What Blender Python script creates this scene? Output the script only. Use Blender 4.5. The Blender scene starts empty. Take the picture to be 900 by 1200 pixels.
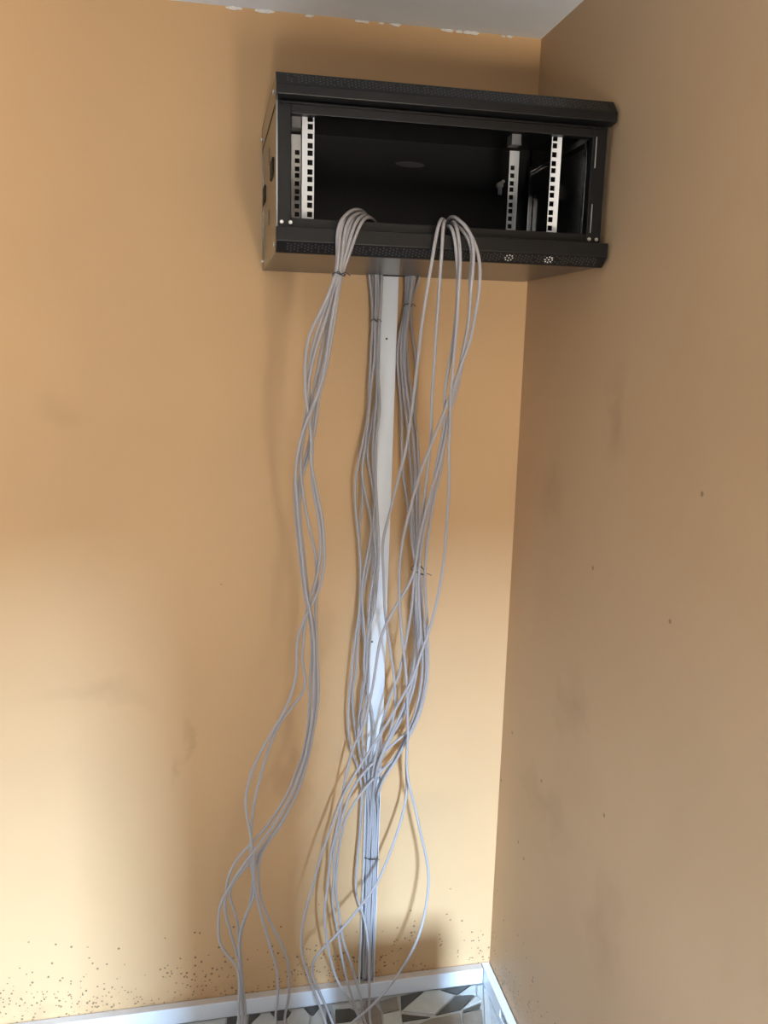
import bpy, bmesh, math, random
from mathutils import Vector, Matrix

# ------------------------------------------------------------------ camera, world, light, exposure
scene = bpy.context.scene
F_PX, CAM = 981.14, Vector((-.7504, -1.9669, 1.7447))
YAW, PITCH, ROLL = -.2069, -.1949, .0254
fw = Vector((-math.sin(YAW) * math.cos(PITCH), math.cos(YAW) * math.cos(PITCH), math.sin(PITCH)))
rt0 = Vector((math.cos(YAW), math.sin(YAW), 0))
up0 = rt0.cross(fw)
RT = math.cos(ROLL) * rt0 + math.sin(ROLL) * up0
UP = RT.cross(fw)
cd = bpy.data.cameras.new('camera')
cam = bpy.data.objects.new('camera', cd)
scene.collection.objects.link(cam)
m = Matrix((RT, UP, -fw)).transposed().to_4x4()
m.translation = CAM
cam.matrix_world = m
cd.sensor_fit = 'VERTICAL'
cd.sensor_height = 24.0
cd.lens = 24.0 * F_PX / 1200.0
cd.clip_start = .02
scene.camera = cam

world = bpy.data.worlds.new('world')
scene.world = world
world.use_nodes = True
world.node_tree.nodes['Background'].inputs[0].default_value = (.62, .75, 1, 1)
world.node_tree.nodes['Background'].inputs[1].default_value = .6

def area(name, loc, target, sx, sy, power, col):
    ld = bpy.data.lights.new(name, 'AREA')
    ld.shape = 'RECTANGLE'; ld.size = sx; ld.size_y = sy
    ld.energy = power; ld.color = col
    o = bpy.data.objects.new(name, ld)
    scene.collection.objects.link(o)
    o.location = loc
    o.rotation_euler = (Vector(target) - Vector(loc)).to_track_quat('-Z', 'Y').to_euler()
    return o
# daylight: bright sky seen through the doorway behind the photographer, the sunlit ground outside it,
# and the sky through the window of the side wall
area('doorway_sky', (-.42, -6.4, 2.85), (-.50, 0, .4), .50, .90, 1000, (.47, .69, 1.0))
area('sunlit_ground', (-.30, -4.75, .06), (-.30, -4.70, 2.0), 1.6, 1.6, 415, (1.0, .89, .74))
area('window_sky', (-4.7, -2.0, 2.2), (0, -.5, .7), 1.0, 1.0, 70, (.47, .69, 1.0))

scene.view_settings.view_transform = 'Standard'
scene.view_settings.look = 'None'
scene.view_settings.gamma = 1
scene.view_settings.use_curve_mapping = False
scene.view_settings.exposure = 0.46

# ------------------------------------------------------------------ helpers
C = scene.collection
random.seed(7)
H = 2.44

def at(x, y, d):
    """world point seen at photo pixel (x, y), d metres in front of the long wall"""
    r = RT * ((x - 450) / F_PX) + UP * ((600 - y) / F_PX) + fw
    return CAM + r * ((-d - CAM.y) / r.y)

def on_floor(x, y, z=0.0):
    r = RT * ((x - 450) / F_PX) + UP * ((600 - y) / F_PX) + fw
    return CAM + r * ((z - CAM.z) / r.z)

def bx(bm, x0, x1, y0, y1, z0, z1):
    v = [bm.verts.new((x, y, z)) for z in (z0, z1) for y in (y0, y1) for x in (x0, x1)]
    for f in ((0, 2, 3, 1), (4, 5, 7, 6), (0, 1, 5, 4), (2, 6, 7, 3), (0, 4, 6, 2), (1, 3, 7, 5)):
        bm.faces.new([v[i] for i in f])

def prism_x(bm, prof, x0, x1):
    """extrude a (y, z) profile along x"""
    a = [bm.verts.new((x0, y, z)) for y, z in prof]
    b = [bm.verts.new((x1, y, z)) for y, z in prof]
    n = len(prof)
    for i in range(n):
        j = (i + 1) % n
        bm.faces.new((a[i], a[j], b[j], b[i]))
    bm.faces.new(a[::-1]); bm.faces.new(b)

def cyl(bm, c, axis, r, h, n=12):
    c = Vector(c); q = Vector(axis).normalized().to_track_quat('Z', 'Y')
    a = []; b = []
    for i in range(n):
        t = 2 * math.pi * i / n
        p = Vector((r * math.cos(t), r * math.sin(t), 0))
        a.append(bm.verts.new(c + q @ p)); b.append(bm.verts.new(c + q @ (p + Vector((0, 0, h)))))
    for i in range(n):
        j = (i + 1) % n
        bm.faces.new((a[i], a[j], b[j], b[i]))
    bm.faces.new(a[::-1]); bm.faces.new(b)

def obj(name, bm, mat, parent=None, smooth=False, bevel=0):
    bmesh.ops.recalc_face_normals(bm, faces=bm.faces[:])
    me = bpy.data.meshes.new(name)
    bm.to_mesh(me); bm.free()
    if smooth:
        me.polygons.foreach_set('use_smooth', [True] * len(me.polygons))
    me.materials.append(mat)
    o = bpy.data.objects.new(name, me)
    C.objects.link(o)
    if parent: o.parent = parent
    if bevel:
        b = o.modifiers.new('bevel', 'BEVEL'); b.width = bevel; b.segments = 2; b.limit_method = 'ANGLE'
    return o

def box(name, x0, x1, y0, y1, z0, z1, mat, parent=None, bevel=0):
    bm = bmesh.new(); bx(bm, x0, x1, y0, y1, z0, z1)
    return obj(name, bm, mat, parent, bevel=bevel)

def tag(o, label=None, cat=None, group=None, kind=None):
    if label: o['label'] = label
    if cat: o['category'] = cat
    if group: o['group'] = group
    if kind: o['kind'] = kind
    return o

def thing(name, label, cat, loc=(0, 0, 0), group=None):
    o = bpy.data.objects.new(name, None)
    o.empty_display_size = .05
    C.objects.link(o)
    return tag(o, label, cat, group)

def smooth_path(P, step=.012):
    """centripetal-ish Catmull-Rom through the points"""
    P = [Vector(p) for p in P]
    Q = [P[0] * 2 - P[1]] + P + [P[-1] * 2 - P[-2]]
    out = []
    for i in range(1, len(Q) - 2):
        a, b, c, d = Q[i - 1:i + 3]
        l0 = max((b - a).length, 1e-4) ** .5; l1 = max((c - b).length, 1e-4) ** .5; l2 = max((d - c).length, 1e-4) ** .5
        m1 = (c - b) + l1 * ((b - a) / l0 - (c - a) / (l0 + l1))
        m2 = (c - b) + l1 * ((d - c) / l2 - (d - b) / (l1 + l2))
        n = max(2, int((c - b).length / step))
        for k in range(n):
            t = k / n
            out.append((2*t**3 - 3*t**2 + 1) * b + (t**3 - 2*t**2 + t) * m1 + (-2*t**3 + 3*t**2) * c + (t**3 - t**2) * m2)
    out.append(P[-1])
    return out

def relax(P, n=2):
    for _ in range(n):
        P = [P[0]] + [(P[i - 1] + P[i] * 2 + P[i + 1]) / 4 for i in range(1, len(P) - 1)] + [P[-1]]
    return P

def tube(bm, P, r, n=8):
    prev = None; nrm = None
    for i, p in enumerate(P):
        t = (P[min(i + 1, len(P) - 1)] - P[max(i - 1, 0)]).normalized()
        if nrm is None:
            nrm = t.cross(Vector((.3, .9, .2))).normalized()
        nrm = (nrm - t * nrm.dot(t)).normalized()
        bn = t.cross(nrm)
        ring = [bm.verts.new(p + r * (math.cos(2*math.pi*k/n) * nrm + math.sin(2*math.pi*k/n) * bn)) for k in range(n)]
        if prev:
            for k in range(n):
                bm.faces.new((prev[k], prev[(k+1) % n], ring[(k+1) % n], ring[k]))
        else:
            bm.faces.new(ring[::-1])
        prev = ring
    bm.faces.new(prev)

# ------------------------------------------------------------------ materials
def mat(name, col, rough=.5, metal=0., spec=.5, bump=0., bscale=200., vary=0., vscale=8.):
    M = bpy.data.materials.new(name); M.use_nodes = True
    nt = M.node_tree; b = nt.nodes['Principled BSDF']
    b.inputs['Base Color'].default_value = (*col, 1)
    b.inputs['Roughness'].default_value = rough
    b.inputs['Metallic'].default_value = metal
    b.inputs['Specular IOR Level'].default_value = spec
    tc = nt.nodes.new('ShaderNodeTexCoord')
    if vary:
        n = nt.nodes.new('ShaderNodeTexNoise'); n.inputs['Scale'].default_value = vscale; n.inputs['Detail'].default_value = 4
        nt.links.new(tc.outputs['Object'], n.inputs['Vector'])
        mx = nt.nodes.new('ShaderNodeMix'); mx.data_type = 'RGBA'
        mx.inputs['A'].default_value = (*[c * (1 - vary) for c in col], 1)
        mx.inputs['B'].default_value = (*[min(1, c * (1 + vary)) for c in col], 1)
        nt.links.new(n.outputs['Fac'], mx.inputs['Factor'])
        nt.links.new(mx.outputs['Result'], b.inputs['Base Color'])
    if bump:
        n = nt.nodes.new('ShaderNodeTexNoise'); n.inputs['Scale'].default_value = bscale
        nt.links.new(tc.outputs['Object'], n.inputs['Vector'])
        bp = nt.nodes.new('ShaderNodeBump'); bp.inputs['Strength'].default_value = bump; bp.inputs['Distance'].default_value = .002
        nt.links.new(n.outputs['Fac'], bp.inputs['Height'])
        nt.links.new(bp.outputs['Normal'], b.inputs['Normal'])
    return M

def wall_mat(name, col, smudges, specks=True):
    """satin emulsion paint: soft mottling, hand smudges, dark mould specks near the skirting"""
    M = bpy.data.materials.new(name); M.use_nodes = True
    nt = M.node_tree; L = nt.links.new
    b = nt.nodes['Principled BSDF']
    b.inputs['Roughness'].default_value = .55
    b.inputs['Specular IOR Level'].default_value = .3
    tc = nt.nodes.new('ShaderNodeTexCoord'); P = tc.outputs['Object']
    def math_(op, a, c, clamp=False):
        n = nt.nodes.new('ShaderNodeMath'); n.operation = op; n.use_clamp = clamp
        for i, s in enumerate((a, c)):
            if s is None: continue
            if isinstance(s, (int, float)): n.inputs[i].default_value = s
            else: L(s, n.inputs[i])
        return n.outputs[0]
    def noise(scale, detail=3, vec=P):
        n = nt.nodes.new('ShaderNodeTexNoise'); n.inputs['Scale'].default_value = scale; n.inputs['Detail'].default_value = detail
        L(vec, n.inputs['Vector']); return n.outputs['Fac']
    def ramp(s, lo, hi):
        n = nt.nodes.new('ShaderNodeMapRange'); n.inputs[1].default_value = lo; n.inputs[2].default_value = hi
        L(s, n.inputs[0]); return n.outputs[0]
    def mix(fac, a, c):
        n = nt.nodes.new('ShaderNodeMix'); n.data_type = 'RGBA'
        L(fac, n.inputs['Factor'])
        for k, s in (('A', a), ('B', c)):
            if isinstance(s, tuple): n.inputs[k].default_value = (*s, 1)
            else: L(s, n.inputs[k])
        return n.outputs['Result']
    c = mix(ramp(noise(2.2, 5), .3, .7), tuple(x * .95 for x in col), tuple(min(1, x * 1.03) for x in col))
    dirt = tuple((col[0] * .62, col[1] * .58, col[2] * .56))
    # smudges: soft irregular blots with a place of their own (x, y, z, sx, sz, strength)
    wob = nt.nodes.new('ShaderNodeTexNoise'); wob.inputs['Scale'].default_value = 9; wob.inputs['Detail'].default_value = 5
    L(P, wob.inputs['Vector'])
    va = nt.nodes.new('ShaderNodeVectorMath'); va.operation = 'MULTIPLY_ADD'
    L(wob.outputs['Color'], va.inputs[0]); va.inputs[1].default_value = (.22, .22, .22); L(P, va.inputs[2])
    for (x, y, z, sx, sz, st) in smudges:
        mp = nt.nodes.new('ShaderNodeMapping'); mp.vector_type = 'TEXTURE'
        mp.inputs['Location'].default_value = (x + .11, y + .11, z + .11)
        mp.inputs['Scale'].default_value = (sx, sx, sz)
        L(va.outputs[0], mp.inputs['Vector'])
        ln = nt.nodes.new('ShaderNodeVectorMath'); ln.operation = 'LENGTH'; L(mp.outputs[0], ln.inputs[0])
        f = ramp(ln.outputs['Value'], 1.0, .1)
        c = mix(math_('MULTIPLY', f, st, True), c, dirt)
    sep = nt.nodes.new('ShaderNodeSeparateXYZ'); L(P, sep.inputs[0])
    if specks:
        for sc, r0, top, dens in ((80, .25, .33, 2.6), (125, .31, .21, 2.6)):
            v = nt.nodes.new('ShaderNodeTexVoronoi'); v.inputs['Scale'].default_value = sc
            L(P, v.inputs['Vector'])
            sc_ = nt.nodes.new('ShaderNodeSeparateColor'); L(v.outputs['Color'], sc_.inputs[0])
            hm = ramp(sep.outputs['Z'], top, .06)                       # denser toward the skirting
            patch = ramp(noise(7, 3), .36, .60)
            keep = math_('LESS_THAN', sc_.outputs[0], math_('MULTIPLY', math_('MULTIPLY', hm, hm), math_('MULTIPLY', patch, dens)))
            size = math_('MULTIPLY', sc_.outputs[1], r0)
            dot = math_('LESS_THAN', v.outputs['Distance'], size)
            c = mix(math_('MULTIPLY', math_('MULTIPLY', dot, keep), .72), c, (.085, .055, .035))
        # a few stray specks and scuffs higher up
        v = nt.nodes.new('ShaderNodeTexVoronoi'); v.inputs['Scale'].default_value = 26
        L(P, v.inputs['Vector'])
        sc_ = nt.nodes.new('ShaderNodeSeparateColor'); L(v.outputs['Color'], sc_.inputs[0])
        keep = math_('LESS_THAN', sc_.outputs[0], .012)
        dot = math_('LESS_THAN', v.outputs['Distance'], .11)
        c = mix(math_('MULTIPLY', math_('MULTIPLY', dot, keep), .6), c, (.14, .09, .05))
        # splash-dirt band along the skirting
        band = math_('MULTIPLY', ramp(sep.outputs['Z'], .16, .045), ramp(noise(11, 4), .42, .75))
        c = mix(math_('MULTIPLY', band, .5), c, (col[0] * .55, col[1] * .5, col[2] * .45))
    L(c, b.inputs['Base Color'])
    bp = nt.nodes.new('ShaderNodeBump'); bp.inputs['Strength'].default_value = .22; bp.inputs['Distance'].default_value = .004
    L(math_('ADD', math_('MULTIPLY', noise(5, 4), 2.0), math_('MULTIPLY', noise(60, 2), .12)), bp.inputs['Height'])
    L(bp.outputs['Normal'], b.inputs['Normal'])
    return M

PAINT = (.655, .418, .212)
M_wall = wall_mat('wall_paint', PAINT, [(-1.07, 0, 1.6, .08, .06, .2), (-1.03, 0, .93, .16, .05, .25),
                                        (-.83, 0, .74, .03, .10, .35), (-.56, 0, .70, .05, .22, .45), (-.50, 0, .98, .05, .2, .3)])
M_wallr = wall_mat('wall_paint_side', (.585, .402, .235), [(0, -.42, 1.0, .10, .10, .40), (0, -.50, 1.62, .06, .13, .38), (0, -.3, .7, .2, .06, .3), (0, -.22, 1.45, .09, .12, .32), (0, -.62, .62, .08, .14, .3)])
M_plain = mat('wall_paint_pale', (.36, .35, .34), .6)
M_ceil = mat('ceiling_plaster', (.78, .82, .86), .9, vary=.08, vscale=5, bump=.2, bscale=30)
M_flake = mat('loose_plaster', (.82, .80, .76), .9)
M_grout = mat('floor_grout', (.40, .40, .385), .8, vary=.25, vscale=40, bump=.3, bscale=120)
M_marble = mat('marble_white', (.46, .48, .46), .35, vary=.18, vscale=30)
M_slate = mat('marble_dark', (.06, .06, .052), .35, vary=.4, vscale=40)
M_taupe = mat('marble_taupe', (.22, .19, .155), .45, vary=.3, vscale=40)
M_pvc = mat('white_pvc', (.78, .82, .86), .35)
M_pvcd = mat('dusty_pvc_top', (.60, .55, .50), .7, vary=.15, vscale=30)
M_black = mat('black_paint', (.0045, .0045, .005), .36, spec=.38, bump=.04, bscale=900)
M_satin = mat('black_satin', (.008, .008, .0085), .29, spec=.9)
M_gloss = mat('black_gloss', (.008, .008, .0085), .16, spec=1.0)
M_black2 = mat('black_paint_inside', (.005, .005, .0055), .45, spec=.35, bump=.1, bscale=700)
M_hole = mat('hole_dark', (.003, .003, .003), .8)
M_rim = mat('hole_rim', (.05, .05, .05), .35)
M_pale = mat('hole_light_and_latch', (.75, .73, .70), .4)  # pale latch metal, also the light painted into the rosette holes
M_zinc = mat('zinc_rail', (.90, .92, .93), .45, vary=.04, vscale=60)
M_zincd = mat('zinc_dull', (.30, .30, .30), .5)
M_steel = mat('steel_screw', (.75, .75, .74), .28, metal=.9)
M_cable = mat('grey_cable_jacket', (.43, .41, .415), .32)
M_card = mat('cardboard', (.36, .25, .15), .8, vary=.1, vscale=20)
M_tie = mat('tie_wire', (.06, .055, .055), .5)

for M_ in (M_satin, M_gloss): M_.node_tree.nodes['Principled BSDF'].inputs['IOR'].default_value = 2.0

# ------------------------------------------------------------------ the room
XL, YB, T = -3.0, -3.6, .12
def struct(o): o['kind'] = 'structure'; return o
wl = struct(box('wall_left', XL - T, T, 0, T, 0, H, M_wall))
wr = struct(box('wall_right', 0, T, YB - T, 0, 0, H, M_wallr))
bm = bmesh.new()                                         # side wall with its window opening
WY0, WY1, WZ0, WZ1 = -2.6, -1.3, .35, 1.68
bx(bm, XL - T, XL, YB - T, WY0, 0, H); bx(bm, XL - T, XL, WY1, 0, 0, H)
bx(bm, XL - T, XL, WY0, WY1, 0, WZ0); bx(bm, XL - T, XL, WY0, WY1, WZ1, H)
struct(obj('wall_side', bm, M_plain))
DX0, DX1, DZ = -1.15, -.06, 1.95                         # doorway behind the photographer
bm = bmesh.new()
bx(bm, XL, DX0, YB - T, YB, 0, H); bx(bm, DX1, 0, YB - T, YB, 0, H); bx(bm, DX0, DX1, YB - T, YB, DZ, H)
struct(obj('wall_back', bm, M_plain))
struct(box('shade_blocker', -.755, -.42, -2.42, -2.30, 0, 1.80, M_plain))   # unseen blocker, added to cast the soft shade on the left wall
ceil = struct(box('ceiling', XL - T, T, YB - T, T, H, H + T, M_ceil))
fl = struct(box('floor', XL - T, T, YB - T, T, -.1, -.003, M_grout))

# peeling plaster along the ceiling edge
bm = bmesh.new()
for px, py, n in ((275, 7, 5), (310, 12, 4), (365, 18, 2), (430, 27, 6), (455, 29, 3), (525, 37, 4), (545, 40, 4), (557, 42, 3), (590, 44, 2)):
    for k in range(n):
        p = at(px + random.uniform(-11, 11), py, .003); s = random.uniform(.003, .008)
        vs = [bm.verts.new((p.x + s * 1.6 * math.cos(a) * random.uniform(.6, 1.2), -.002 - random.uniform(0, .003), H - .004 + s * .55 * math.sin(a))) for a in (.3, 1.5, 2.8, 3.9, 5.2)]
        bm.faces.new(vs)
        r = bmesh.ops.extrude_face_region(bm, geom=[bm.faces[-1]] if False else [list(bm.faces)[-1]])
        for v in [e for e in r['geom'] if isinstance(e, bmesh.types.BMVert)]: v.co.y -= .002
tag(obj('plaster_flakes', bm, M_flake, ceil), 'flaking white plaster along the ceiling edge', kind='stuff')

# white trunking along the foot of both walls
g = .003
def low_trunking(name, label, along):
    r = thing(name, label, 'trunking')
    hb, bt = .047, .024
    if along == 'x':
        body = box('cover', XL + .02, -bt - .002, -bt, -g, .0, hb - .001, M_pvc, r, bevel=.0015)
        box('dusty_top', XL + .02, -bt - .003, -bt + .0015, -g, hb - .001, hb, M_pvcd, r)
    else:
        bm = bmesh.new()                                    # open slot cut in the front face
        bx(bm, -bt, -g, -.160, -g, 0, hb)
        bx(bm, -bt, -g, -.60, -.160, .040, hb); bx(bm, -bt, -g, -.60, -.160, 0, .014)
        bx(bm, -bt, -g, -3.3, -.60, 0, hb)
        obj('cover', bm, M_pvc, r)
        box('slot_back', -bt + .010, -bt + .012, -.60, -.160, .014, .040, M_slate, r)
    return r
low_trunking('floor_trunking', 'white plastic trunking along the foot of the wall behind the cables', 'x')
low_trunking('floor_trunking', 'short white trunking with a dark slot along the foot of the side wall', 'y')

# carton on the floor just in front of the frame; its shade falls on the wall and the trunking
ct = thing('carton', 'plain brown cardboard carton on the floor in front of the trunking', 'carton')
box('body', -.429, -.160, -.96, -.70, -.003, .471, M_card, ct, bevel=.002)
box('flap', -.429, -.297, -.96, -.70, .4715, .475, M_card, ct)
box('flap', -.292, -.160, -.96, -.70, .4715, .475, M_card, ct)

# broken-marble floor pieces next to the wall
def piece(mt, pts):
    P = [on_floor(x, y) for x, y in pts]
    bm = bmesh.new()
    lift = random.uniform(.0, .0012)
    a = [bm.verts.new((p.x, min(p.y, -.0245), -.003)) for p in P]
    b = [bm.verts.new((p.x, min(p.y, -.0245), lift)) for p in P]
    n = len(P)
    for i in range(n): bm.faces.new((a[i], a[(i+1) % n], b[(i+1) % n], b[i]))
    bm.faces.new(b)
    return obj('marble_piece', bm, mt, fl)
def zz(ox, oy, s, pts): return [(ox + x * s, oy + y * s) for x, y in pts]
W_, D_, T_ = M_marble, M_slate, M_taupe
for mt, pts in (
    (T_, [(30, 345), (160, 305), (178, 405), (60, 432)]), (D_, [(190, 305), (360, 266), (195, 408)]),
    (W_, [(372, 268), (480, 258), (590, 297), (445, 440), (212, 415)]), (D_, [(603, 306), (742, 298), (642, 405), (455, 445)]),
    (D_, [(492, 258), (712, 222), (615, 290)]), (W_, [(635, 290), (725, 226), (752, 226), (755, 290)]),
    (W_, [(758, 305), (800, 335), (660, 400)]), (D_, [(665, 412), (795, 360), (785, 392), (660, 426)]),
    (D_, [(200, 440), (410, 462), (205, 495)]), (W_, [(60, 442), (188, 420), (200, 520), (60, 540)]),
    (T_, [(420, 475), (640, 440), (660, 560), (240, 560)]), (T_, [(655, 438), (800, 408), (815, 560), (670, 560)]),
    (W_, [(815, 235), (850, 270), (875, 560), (828, 540)]), (W_, [(768, 224), (806, 222), (806, 322), (766, 296)])):
    piece(mt, zz(440, 1120, .15556, pts))
for mt, pts in (
    (W_, [(-140, 350), (105, 314), (100, 400), (-140, 420)]), (D_, [(112, 313), (165, 303), (160, 390), (108, 390)]),
    (W_, [(172, 304), (212, 298), (208, 385), (170, 385)]), (D_, [(222, 298), (278, 290), (232, 335), (216, 350)]),
    (W_, [(285, 296), (326, 290), (362, 330), (330, 385), (222, 385), (240, 340)]), (D_, [(332, 283), (415, 271), (436, 288), (402, 318), (366, 322)]),
    (W_, [(442, 276), (490, 264), (528, 300), (515, 385), (425, 385), (412, 322)]), (D_, [(500, 262), (580, 250), (545, 297), (530, 294)]),
    (W_, [(588, 256), (602, 385), (525, 385), (536, 312)]), (D_, [(610, 253), (634, 285), (645, 385), (614, 385)]),
    (W_, [(640, 250), (800, 228), (790, 262), (655, 268), (650, 300)]), (T_, [(810, 228), (852, 220), (850, 300), (800, 266)])):
    piece(mt, zz(240, 1120, .23333, pts))
for mt, pts in ((D_, [(198, 622), (300, 610), (365, 642), (345, 690), (200, 715)]), (T_, [(375, 600), (470, 575), (520, 640), (530, 760), (400, 760)]),
                (W_, [(150, 725), (340, 705), (380, 770), (160, 790)])):
    piece(mt, zz(360, 1080, .16667, pts))

# ------------------------------------------------------------------ wall cabinet
X0, X1, YF, YLIP = -.631, -.011, -.4076, -.428
Z0, Z1 = 1.905, 2.2017
cab = thing('wall_cabinet', 'open black steel network cabinet fixed high on the wall', 'cabinet')
t = .0015
box('back_panel', X0 + .004, X1 - .004, -.008, -.004, Z0 + .003, Z1 - .003, M_black2, cab)
box('top_panel', X0, X1, YF, -.004, Z1 - .003, Z1, M_black, cab)
bp_ = box('bottom_panel', X0, X1, YF, -.004, Z0, Z0 + .003, M_satin, cab)
# side walls: frame round a removable panel, with pressed slots and screws outside
def side(x, s, detail):
    bm = bmesh.new()
    x2 = x + s * .0025
    a, b = min(x, x2), max(x, x2)
    bx(bm, a, b, YF + .001, -.004, 2.158, Z1 - .003); bx(bm, a, b, YF + .001, -.004, Z0 + .003, 1.930)
    bx(bm, a, b, YF + .001, -.386, 1.930, 2.158); bx(bm, a, b, -.020, -.004, 1.930, 2.158)
    o = obj('side_frame', bm, M_gloss, cab)
    x3 = x + s * .0012
    a, b = min(x3, x3 + s * .002), max(x3, x3 + s * .002)
    p = box('side_panel', a, b, -.3845, -.0215, 1.9315, 2.1565, M_gloss, cab)
    if detail:
        for yy, zc, hy, hz in ((-.29, 2.066, .035, .017), (-.065, 2.056, .035, .017)):
            bm = bmesh.new()
            vs = [bm.verts.new((x - .0006, yy + hy * max(-1, min(1, 1.25 * math.cos(q))), zc + hz * max(-1, min(1, 1.25 * math.sin(q))))) for q in [i * math.pi / 10 for i in range(20)]]
            bm.faces.new(vs); r = bmesh.ops.extrude_face_region(bm, geom=bm.faces[:])
            for v in r['geom']:
                if isinstance(v, bmesh.types.BMVert): v.co.x += .0022
            obj('latch_slot', bm, M_hole, p)
        for yy, zc in ((-.21, 2.105), (-.20, 1.992)):
            box('vent_slit', x + .0006, x + .0014, yy - .012, yy + .012, zc - .014, zc + .014, M_rim, p)
        for yy, zc in ((-.357, 2.183), (-.012, 2.179), (-.376, 1.921), (-.012, 1.925)):
            bm = bmesh.new(); cyl(bm, (x, yy, zc), (-1, 0, 0), .0036, .0028, 12)
            obj('screw', bm, M_steel, o, bevel=.0008)
    return o
side(X0, 1, True)
side(X1, -1, False)
# raised border on the inside of the far side wall
bm = bmesh.new()
xi = X1 - .014
bx(bm, xi, X1 - .004, -.345, -.03, 2.145, 2.157); bx(bm, xi, X1 - .004, -.345, -.03, 1.932, 1.942)
bx(bm, xi, X1 - .004, -.345, -.333, 1.942, 2.145); bx(bm, xi, X1 - .004, -.042, -.03, 1.942, 2.145)
obj('inner_border', bm, M_gloss, cab, bevel=.001)

# lips: chamfered, perforated, running along the front
LX0, LX1 = X0 - .001, -.0055
bm = bmesh.new()
prism_x(bm, [(-.398, Z1 + .0005), (YF, Z1 + .0005), (YLIP, 2.1785), (YLIP, 2.1625), (-.404, 2.1585), (-.398, 2.1625)], LX0, LX1)
top_lip = obj('top_lip', bm, M_black, cab, bevel=.0012)
bm = bmesh.new()
prism_x(bm, [(-.396, 1.9490), (YLIP, 1.9475), (YLIP, 1.9225), (YF, Z0 - .0005), (-.396, Z0 - .0005)], LX0, LX1)
bot_lip = obj('bottom_lip', bm, M_black, cab, bevel=.0012)
def perforate(parent, ya, za, yb, zb, z_out):
    n = Vector((0, -(abs(zb - za)), z_out * abs(yb - ya))).normalized()
    bm = bmesh.new()
    for i in range(96):
        x = LX0 + .02 + i * (LX1 - LX0 - .04) / 95
        for k in range(3):
            f = (k + .9 + .5 * (i % 2)) / 4.4
            if random.random() < .06: continue
            p = Vector((x, ya + (yb - ya) * f, za + (zb - za) * f))
            cyl(bm, p - n * .001, n, .0019, .0012, 6)
    o = obj('vent_holes', bm, M_rim, parent); o['kind'] = 'stuff'
    return n
perforate(top_lip, YF, Z1 + .0005, YLIP, 2.1785, 1)
nb = perforate(bot_lip, YLIP, 1.9225, YF, Z0 - .0005, -1)
for cx in (at(597, 297, .42).x, at(643.5, 302, .42).x):      # two hole rosettes; pale discs paint the light coming through
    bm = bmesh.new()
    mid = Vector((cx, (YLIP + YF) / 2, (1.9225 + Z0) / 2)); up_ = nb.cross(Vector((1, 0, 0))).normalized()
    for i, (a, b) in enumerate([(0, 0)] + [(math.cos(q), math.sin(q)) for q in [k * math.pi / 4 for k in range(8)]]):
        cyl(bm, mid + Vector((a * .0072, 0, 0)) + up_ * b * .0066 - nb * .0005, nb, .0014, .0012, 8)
    tag(obj('lit_hole_rosette', bm, M_pale, bot_lip), 'rosette of vent holes with light painted as pale discs')

# front frame: posts and bars, with the corner screws
fy0, fy1 = -.404, -.386
box('front_post', X0 + .001, -.605, fy0, fy1, 1.949, 2.159, M_black, cab, bevel=.001)
post = box('front_post', -.041, X1 - .001, fy0, fy1, 1.949, 2.159, M_black, cab, bevel=.001)
box('hinge_strip', -.0345, -.0330, fy0 - .002, fy0, 2.085, 2.140, M_zincd, post)
box('hinge_strip', -.0345, -.0330, fy0 - .002, fy0, 1.968, 2.020, M_zincd, post)
tb = box('front_bar', -.605, -.041, fy0, fy1, 2.1385, 2.159, M_black, cab, bevel=.001)
bb = box('front_bar', -.605, -.041, fy0, fy1, 1.949, 1.9655, M_black, cab, bevel=.001)
box('bar_edge', -.62, -.03, fy0 - .004, fy0 + .001, 2.1535, 2.1565, M_black, tb)
for px, py in ((330, 260), (340.3, 260.7), (690, 280.5), (698.5, 281)):
    p = at(px, py, -fy0)
    bm = bmesh.new(); cyl(bm, (p.x, fy0, p.z), (0, -1, 0), .0036, .0025, 14)
    obj('screw', bm, M_steel, bb, bevel=.0008)
for px, py in ((329.8, 121.5), (341, 123)):
    p = at(px, py, -fy0)
    bm = bmesh.new(); cyl(bm, (p.x, fy0, p.z), (0, -1, 0), .0034, .0006, 14)
    obj('screw_hole', bm, M_hole, tb)

# four perforated 19-inch rails
def rail(xa, xb, hx, y, z0, z1, zlow, pat, flange_left, solid=None):
    h = .0047
    hs = []
    z = zlow; i = 0
    for k in range(40):
        if z + h < (solid or z1) - .003 and z - h > z0 + .001: hs.append(z)
        z += pat[i % 3]; i += 1
    bm = bmesh.new(); y2 = y + .0018
    bx(bm, xa, hx - h, y, y2, z0, z1); bx(bm, hx + h, xb, y, y2, z0, z1)
    edges = [z0] + [e for q in hs for e in (q - h, q + h)] + [z1]
    for k in range(0, len(edges), 2): bx(bm, hx - h, hx + h, y, y2, edges[k], edges[k + 1])
    r = obj('mounting_rail', bm, M_zinc, cab)
    fx = xa if flange_left else xb - .0018
    box('flange', fx, fx + .0018, y2, y + .018, z0, z1, M_zinc, r)
    return r
u1, u2 = .015875, .0127
rail(-.5825, -.5605, -.5679, -.3729, 1.968, 2.1515, 1.9771, (u1, u2, u1), True)
rail(-.1090, -.0890, -.1028, -.3729, 1.968, 2.1515, 1.9771, (u1, u2, u1), False)
rail(-.5800, -.5605, -.5679, -.1418, 1.935, 2.165, 2.0098 - 2 * u1 - u2, (u1, u1, u2), True, solid=2.142)
rail(-.1105, -.0890, -.1028, -.1418, 1.935, 2.165, 2.0098 - 2 * u1 - u2, (u1, u1, u2), False, solid=2.142)
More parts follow.
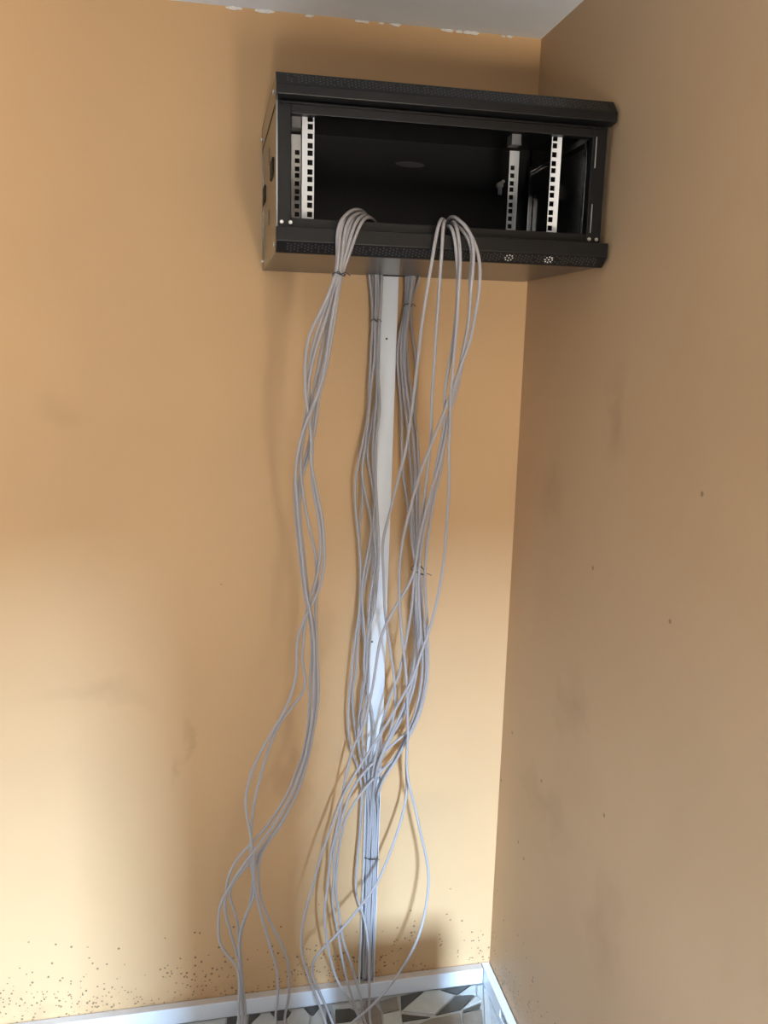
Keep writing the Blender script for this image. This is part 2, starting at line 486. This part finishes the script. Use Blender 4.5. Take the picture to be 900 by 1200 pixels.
for xa, xb in ((-.5800, -.5605), (-.1105, -.0890)):
    box('rail_bracket', xa, xb, -.150, -.120, 2.176, 2.197, M_zincd, cab)
# pressed knock-out in the roof and the pale latch on the back panel
bm = bmesh.new(); vs = []
for i in range(24):
    q = 2 * math.pi * i / 24
    vs.append(bm.verts.new((-.30 + .034 * math.cos(q), -.008, 2.150 + .006 * math.sin(q))))
bm.faces.new(vs); r = bmesh.ops.extrude_face_region(bm, geom=bm.faces[:])
for v in r['geom']:
    if isinstance(v, bmesh.types.BMVert): v.co.y -= .002
obj('knockout', bm, M_rim, cab)
p = at(588, 216, .03)
bm = bmesh.new()
cyl(bm, (p.x, -.008, p.z), (0, -1, 0), .0075, .014, 14)
bx(bm, p.x - .006, p.x + .003, -.026, -.021, p.z - .022, p.z - .004)
cyl(bm, (p.x + .006, -.012, p.z + .008), (0, -1, 0), .004, .012, 10)
tag(obj('latch', bm, M_pale, cab, bevel=.001), 'small pale metal latch')
box('cable_entry', -.372, -.300, -.030, -.012, Z0 - .0008, Z0 + .0002, M_hole, bp_)

# ------------------------------------------------------------------ upright trunking (lid stops above the floor, cables run down the open channel)
tr = thing('upright_trunking', 'white upright plastic cable trunking below the black cabinet', 'trunking')
def tx(z): return -.3570 + .0150 * (z - .06) / 1.845       # centre line leans a little
TZ0, TZ1, TL = .050, 1.903, .655
def slanted(name, xa, xb, ya, yb, za, zb, mt, parent=tr, bevel=0):
    bm = bmesh.new(); bx(bm, xa, xb, ya, yb, za, zb)
    for v in bm.verts: v.co.x += tx(v.co.z)
    return obj(name, bm, mt, parent, bevel=bevel)
slanted('channel_base', -.0200, .0200, -.003, -.001, TZ0, TZ1, M_pvc)
slanted('channel_wall', -.0200, -.0186, -.024, -.003, TZ0, TZ1, M_pvc)
slanted('channel_wall', .0186, .0200, -.024, -.003, TZ0, TZ1, M_pvc)
lid = slanted('lid', -.0186, .0186, -.0265, -.0240, TL, TZ1, M_pvc, bevel=.001)
for px, py in ((453, 397), (436, 752)):
    p = at(px, py, .0265)
    bm = bmesh.new(); cyl(bm, (p.x, -.0265, p.z), (0, -1, 0), .0026, .0012, 10)
    obj('screw', bm, M_tie, lid)

# ------------------------------------------------------------------ cables
RC = .0033
def prof(tab, y):
    if y <= tab[0][0]: return tab[0][1]
    for (a, da), (b, db) in zip(tab, tab[1:]):
        if y <= b: return da + (db - da) * (y - a) / (b - a)
    return tab[-1][1]
DA = [(300, .436), (322, .430), (440, .37), (600, .30), (720, .26), (900, .20), (1040, .165), (1130, .14), (1200, .13)]
DB = [(320, .022), (375, .024), (440, .026), (600, .036), (760, .040), (880, .040), (930, .030)]
DC = [(320, .022), (358, .026), (440, .030), (600, .045), (667, .060), (800, .062), (880, .055), (930, .060), (1000, .085), (1100, .125), (1200, .150)]
DD = [(300, .436), (350, .425), (440, .36), (527, .28), (620, .20), (667, .16), (750, .13), (800, .12), (860, .095), (900, .085), (1000, .105), (1100, .135), (1200, .150)]

def cable(label, group, pts, tab, off=0., end=None, slot=0, drift=0.):
    P = []
    for q in pts:
        d = q[2] if len(q) == 3 else prof(tab, q[1]) + off
        v = at(q[0], q[1], d)
        if v.z < RC: v = on_floor(q[0], q[1], RC)
        P.append(v)
    if end == 'trunk':
        sx = -.0152 + .0061 * (slot % 6); sd = .0068 if slot < 6 else .0138
        for z in (.56, .44, .30, .17, .056):
            j = .0012 * math.sin(slot * 2.1 + z * 17)
            P.append(Vector((tx(z) + sx + j, -sd - .003 + j, z)))
    elif end == 'floor':
        e = P[-1]
        P += [Vector((e.x + drift * .25, e.y - .06, max(RC, e.z * .35))), Vector((e.x + drift * .7, e.y - .16, RC)), Vector((e.x + drift * 1.4, e.y - .34, RC))]
    S = relax(smooth_path(P), 3)
    for s in S:
        if s.z < RC: s.z = RC
    bm = bmesh.new(); tube(bm, S, RC)
    return tag(obj('network_cable', bm, M_cable, None, smooth=True), label, 'cable', group)

GA, LA = 'cables draped over the cabinet lip away from the corner', 'grey network cable in the bundle draped over the cabinet lip farther from the room corner'
A = {
 'P1': [(437,264,.30),(428,250,.345),(418,245,.39),(408,249,.425),(400,257,.437),(395.5,268,.438),(395,285,.437),(396,305,.434),(393.5,322,.428),(387,340),(377,363),(363,390),(358,415),(357.5,440),(358,463),(362,490),(365,515),(364,540),(368,560),(373,585),(377.5,605),(379.5,630),(380.5,650),(379,670),(374,690),(366,707),(357,725),(350,743),(347.5,762),(348,785),(341.7,813),(328,843),(313,868),(298,897),(290,922),(287.5,942),(291,963),(295,985),(297,1010),(299,1040),(305,1068),(313,1097),(320,1120),(325,1140),(325.5,1170),(323,1200)],
 'P2': [(440,268,.30),(432,254,.345),(423,250,.39),(414,252,.425),(407,260,.438),(403.5,272,.440),(402,290,.439),(400,307,.436),(397.5,322,.432),(390,345),(383,370),(373,400),(366,425),(362,445),(360,470),(364,500),(367,520),(365.5,540),(365.5,560),(369,585),(374,610),(376,635),(374.5,660),(369,685),(362,705),(358,725),(356,745),(355,762),(354,780),(359,795),(357.5,808),(346.7,823),(328,847),(318,870),(308,900),(300,930),(295,960),(294.5,985),(294,1010),(297,1030),(297.5,1053),(290,1067),(284,1083),(280,1103),(281,1127),(282.5,1160),(284,1200)],
 'S':  [(434,266,.30),(424,255,.345),(413,251,.39),(404,253,.42),(399.5,263,.432),(398,276,.432),(398.5,292,.431),(398,308,.428),(396,322,.422),(391,345),(385,375),(377,410),(371,440),(366,465),(360,490),(355,515),(352,545),(354,570),(358,595),(363,620),(369,645),(371.5,665),(371,690),(370,715),(371,745),(371.5,775),(373.5,805),(371,835),(366,862),(362,885),(356,905),(350,925),(342,942),(332,960),(318,982),(306,1000),(302.5,1023),(308,1060),(320,1087),(331.7,1110),(338,1130),(339,1152),(338,1173),(333,1200)],
 'M1': [(430,266,.30),(422,255,.345),(412,252,.39),(404,255,.425),(400,265,.441),(398,278,.442),(397,295,.441),(395.5,310,.438),(394.5,322,.434),(388,342),(378,370),(368,400),(362,430),(361.5,450),(362,465),(358,490),(353,515),(347,545),(345.5,575),(347,605),(349,630),(352,655),(355,680),(359,705),(364,730),(366,760),(364,790),(362.5,830),(360,860),(355,885),(346,908),(337,930),(322,955),(307,975),(293,990),(276.7,1008),(266,1033),(265.5,1045),(263,1060),(266.7,1080),(273,1102),(280,1127),(285,1160),(287,1200)],
 'M2': [(443,272,.30),(436,258,.345),(428,252,.39),(420,256,.425),(415,264,.438),(411,277,.439),(406,295,.437),(402,310,.433),(399.5,322,.429),(394,345),(389,375),(384,405),(379,440),(371,465),(363,485),(355,505),(349,530),(346,560),(348.5,590),(350.5,620),(353.5,645),(356,670),(359,695),(364,720),(368,750),(368,790),(367,830),(363,860),(357,890),(349,912),(340,935),(326,958),(311,980),(293,1003),(280,1021),(266.7,1043),(258,1060),(256,1085),(256.7,1103),(265,1118),(276.7,1130),(280.5,1147),(279.5,1180),(279,1200)],
 'M3': [(446,274,.30),(440,261,.345),(432,254,.39),(425,258,.425),(420,267,.434),(415,280,.435),(410,296,.433),(404,311,.429),(400.5,322,.424),(396,345),(392,375),(387,405),(381,438),(374,462),(371,485),(368,510),(362,535),(353,560),(351,590),(352.5,620),(356,650),(359,680),(362,705),(368,735),(371,765),(370,795),(369.5,830),(365,858),(360,885),(353,910),(345,935),(331,960),(315,983),(297,1006),(281,1024),(268,1045),(275,1067),(279,1087),(280,1110),(283.7,1140),(288,1200)],
 'M4': [(438,272,.30),(430,258,.345),(421,253,.39),(414,257,.422),(409,266,.433),(406,279,.434),(403.5,295,.432),(400,310,.428),(397.5,322,.420),(392,350),(387,380),(381,415),(374,445),(370,475),(366,500),(361,525),(356,545),(350,565),(349.5,600),(351.5,635),(354,665),(357,690),(366,725),(369,755),(372,790),(372,820),(368,850),(364,875),(358,900),(352,920),(343,940),(334,958),(322,978),(310,990),(300,1010),(296,1035),(293,1060),(286,1080),(281,1103),(283,1130),(285,1160),(285.5,1200)],
}
for i, (k, o_, dr) in enumerate((('P1', .012, .1), ('P2', .006, -.05), ('S', -.006, .15), ('M1', .0, -.12), ('M2', .018, -.2), ('M3', -.012, .05), ('M4', -.018, -.02))):
    lab = {'P1': 'one of two grey cables straying at mid height from the bundle farther from the corner', 'S': 'grey cable of the draped bundle that reaches the floor closest to the upright trunking',
           'M2': 'grey cable with the widest bow at the foot of the draped bundle'}
    lab['P2'] = lab['P1']
    cable(lab.get(k, LA), GA, A[k], DA, o_, 'floor', drift=dr)

GB, LB = 'wall cables along the trunking away from the corner', 'grey network cable down the wall along the trunking edge away from the corner'
B = [
 [(432.5,312,.030),(432.5,321),(436,350),(437,375),(435,410),(433,450),(431,490),(425,520),(418,553),(416,587),(419,618),(422,650),(422.5,687),(421,717),(416,750),(412.5,783),(409.5,813),(408,847),(411,877),(420,900),(424,930,.031),(422.5,960,.031),(421.7,977,.032),(417.5,1023,.034),(416.7,1043,.036),(420,1058,.04),(425,1070,.046),(428.5,1083,.055),(431.7,1110,.08),(433,1160,.12),(434,1200,.135)],
 [(436.7,312,.030),(436.7,321),(438.5,345),(438.5,375),(436.5,410),(434,450),(431,485),(430,520),(424,553),(425,587),(421,620),(421.5,653),(423,687),(423,717),(419,750),(417.5,783),(413,813),(415,847),(421,880),(429,910)],
 [(440,312,.030),(440,321),(441,345),(439.5,378),(439,420),(434,460),(432,490),(427,530),(424,553),(430,587),(436,615),(430,653),(424,687),(425,717),(428,750),(426.5,783),(431,813),(436,835),(438,865),(434,890),(431,915)],
 [(444.5,312,.030),(444.5,321),(442.5,345),(441,375),(443,410),(443,440),(440,470),(434,505),(430,525),(432,545),(437,572),(439,600),(436,640),(430,670),(425,695),(424,720),(428,760),(432,790),(427,830),(422,850),(419,865),(424,890),(428,915)],
 [(447.5,312,.030),(447.5,321),(446,360),(443,400),(443,440),(445,480),(440,520),(440,560),(442,600),(444,640),(442,680),(438,715),(431,745),(430,780),(425,815),(420,847),(421,880),(427,908)],
 [(442.5,312,.038),(442.5,321),(444,350),(440.5,380),(441,420),(442,460),(438,500),(437,540),(440,580),(437,620),(441,655),(435,690),(432,720),(432,750),(429,785),(423,815),(424,850),(426,880),(433,910)],
]
for i, p in enumerate(B):
    cable('grey cable bowing out of the open trunking channel and dropping straight to the floor' if i == 0 else LB, GB, p, DB, (.004, -.004, .010, .0, .013, .008)[i], 'floor' if i == 0 else 'trunk', slot=(0, 0, 2, 1, 7, 8)[i], drift=.05)

GC, LC = 'wall cables along the trunking towards the corner', 'grey network cable down the wall along the trunking edge facing the corner'
Cc = [
 [(475.8,312,.03),(475.8,321),(476,340),(475.5,358),(470,385),(466,410),(466,430),(469,460),(471,490),(471,520),(472,553),(478,590),(481,620),(487,667),(485,710),(486,750),(484,790),(474,830),(455,865),(443,890),(436,915,.045)],
 [(479,312,.03),(479,321),(478,340),(477,358),(472,385),(470,415),(473,460),(478,500),(481,540),(484,580),(485,620),(489,667),(489,717),(490,750),(488,790),(478,828),(458,865),(447,890),(440,915,.045)],
 [(482.5,312,.03),(482.5,321),(480.5,340),(478.5,358),(474,390),(473,425),(478,470),(484,510),(488,553),(488,600),(489,640),(491,667),(492,717),(495,750),(495,785),(490,822),(478,857),(460,872),(441.7,890),(425,907),(411.7,927),(401.7,955),(395,978),(391,997),(391.7,1027),(389,1053),(395,1087),(400,1118),(409,1158),(416.7,1180),(422.5,1200)],
 [(488.5,312,.03),(487.5,321),(482,342),(479.5,358),(477,390),(477.5,425),(482,465),(488,505),(491,553),(491,600),(492,640),(493,667),(495,717),(498,750),(498.5,785),(494,820),(482,850),(473,868),(463,888),(445,905),(425,927),(413,945),(405,958),(400,978),(396,1000),(394,1025),(393,1043),(397.5,1070),(401.7,1102),(411.7,1130),(418,1152),(423,1170),(428,1200)],
 [(494,312,.03),(493,321),(484,345),(481,360),(482.5,385),(486.7,415),(488,450),(486,487),(489,520),(491,560),(488,600),(486,640),(486,667),(492,700),(497,730),(501,765),(500,800),(494,830),(483,857),(466,885),(450,908),(441,925,.045)],
 [(485.5,312,.03),(485,321),(481,342),(480,358),(475,395),(475,440),(480,480),(485,520),(487,560),(482.5,600),(483,640),(488,667),(487,710),(487,750),(481,790),(478,820),(478,857),(476,897),(476.7,930),(471.7,955),(465,977),(455,1005),(440,1038),(421.7,1063),(396.7,1093),(383,1107),(373,1117),(364.5,1130),(365.5,1143),(373,1160),(386.7,1190),(390,1200)],
]
for i, p in enumerate(Cc):
    cable('grey cable crossing in front of the open trunking channel just above the floor' if i == 5 else LC, GC, p, DC, (-.004, .003, .009, .0, -.008, .014)[i], 'floor' if i in (2, 3, 5) else 'trunk', slot=(3, 4, 0, 0, 5, 0)[i], drift=(0, 0, .1, .16, 0, .12)[i])

GD, LD = 'cables draped over the cabinet lip towards the corner', 'grey network cable among those draped over the cabinet lip nearer the room corner'
Dd = [
 [(522,276,.30),(521,262,.36),(518.5,256,.41),(515.5,258,.432),(511.7,272,.438),(506.7,303,.436),(501.7,333),(495,377),(490,420),(481.7,487),(475,530),(465,567),(456,605),(451,622),(448,643),(449.5,675),(451,717),(456.7,757),(462,795),(463,830),(455,865),(444,895),(438,922,.05)],
 [(525,276,.30),(523,263,.36),(521,258,.41),(519.5,262,.434),(518.8,275,.438),(517.5,297,.436),(515,333),(511.7,382),(508,440),(506,470),(505,513),(501.7,545),(498,578),(495,603),(489,640),(486,667),(483,707),(476.7,747),(467,792),(463,802),(455,823),(446.7,853),(441.7,880),(436,912,.05)],
 [(521,280,.30),(523,268,.37),(526,264,.415),(530,268,.434),(533,279,.438),(535,297,.436),(536.7,327),(535,367),(530,407),(524,440),(521.7,453),(521,475),(520,503),(515,527),(510,553),(506.7,580),(500,607),(494,640),(491,667),(491,705),(493,740),(489,775),(480,810),(468,840),(455,868),(444,893),(439,920,.05)],
 [(526,276,.30),(528,264,.36),(532,259,.41),(536,268,.437),(538.5,284,.442),(539.7,307,.440),(538,333),(536,370),(531.7,423),(529,453),(527.5,475),(527.5,503),(526,527),(526.7,553),(525.5,587),(523.5,615),(521,650),(516.7,680),(510,713),(502.5,740),(493,767),(483,797),(478,805),(463,832),(447,858),(425,893),(403,930),(387,973),(378,997),(366.7,1038),(356.7,1073),(353,1102),(356,1127),(363,1148),(369,1165),(378,1187),(382,1200)],
 [(522,272,.30),(524,259,.35),(530,253,.395),(540,259,.428),(550,271,.438),(558,287,.440),(562.5,307,.438),(561.7,340),(556.7,370),(550,403),(541.7,423),(530,458),(516.7,492),(503,527),(493,553),(483,587),(476,615),(473,628),(469,655),(467.5,683),(469,717),(471,745),(474.5,775),(476.7,802),(477.5,835),(478,863),(476.5,897),(479,918),(486.7,947),(493,977),(498.5,1000),(502.5,1027),(499.5,1060),(493,1090),(483,1115),(468,1140),(455,1158),(446.7,1167),(435,1180),(423,1190),(411,1199)],
 [(528,276,.30),(530,266,.36),(535,262,.405),(546,274,.431),(553,288,.434),(553.5,307,.434),(550,323),(551.7,357),(546.7,390),(543,420),(533,467),(527,483),(523,500),(516.7,550),(508,587),(503,620),(500,642),(498,683),(500,717),(501,750),(501.5,783),(498,813),(490,838),(481.7,857),(474,872),(463,893),(450,912),(442,935,.05)],
 [(530,272,.30),(533,262,.36),(539,258,.40),(548,266,.430),(554,281,.443),(555.5,297,.445),(554,320,.442),(551.7,340),(549,382),(541.7,415),(538,435),(528,475),(525,495),(517,537),(507,570),(498,603),(490,638),(487,663),(483,678),(470,700),(453,730),(445,752),(441,777),(436.7,805),(431.7,828),(425,853),(415,873),(408,897),(401.7,930),(395,970),(388,997),(385,1030),(381,1060),(381,1087),(385,1113),(391.7,1140),(400,1158),(413,1177),(421.7,1193),(424,1200)],
]
for i, p in enumerate(Dd):
    lab = {0: 'grey cable slanting from the cabinet lip onto the edge of the trunking lid', 3: 'grey cable crossing the trunking below its lid and bowing farthest out beyond it',
           4: 'grey cable swinging out in a wide loop between the trunking and the room corner', 6: 'grey cable crossing the white trunking lid diagonally beside its lower screw'}
    cable(lab.get(i, LD), GD, p, DD, (-.006, -.012, .0, .020, .012, -.018, .008)[i], 'floor' if i in (3, 4, 6) else 'trunk', slot=(9, 10, 8, 0, 0, 11, 0)[i], drift=(0, 0, 0, .1, -.25, 0, .12)[i])

# wire ties round the bundles
def tie(label, px, py, d, rx, rd, tail):
    c = at(px, py, d)
    P = [c + Vector((rx * math.cos(q), rd * math.sin(q), .0025 * math.sin(q * 2))) for q in [2 * math.pi * k / 24 for k in range(25)]]
    bm = bmesh.new(); tube(bm, P, .0011, 6)
    e = c + Vector((rx * .2, -rd, 0))
    tube(bm, smooth_path([e, e + Vector((tail * .5, -.003, .003)), e + Vector((tail, -.002, -.002))], .004), .0009, 6)
    tube(bm, smooth_path([e, e + Vector((-tail * .3, -.004, .004)), e + Vector((-tail * .6, -.004, .002))], .004), .0009, 6)
    return tag(obj('wire_tie', bm, M_tie, None, smooth=True), label, 'tie')
tie('thin wire tie around the draped bundle just under the cabinet lip', 397, 322, .428, .011, .013, .016)
tie('thin wire tie around the wall cables on the trunking side away from the corner', 439, 376, .028, .008, .011, .012)
tie('thin wire tie around the wall cables on the trunking side facing the corner', 478, 358, .028, .0085, .011, .013)
tie('wire tie where the cables nearer the corner gather halfway down the wall', 490, 668, .09, .014, .042, .018)
tie('wire tie around the cable bundle low down in the open trunking channel', 434, 1004, .016, .019, .0125, .018)
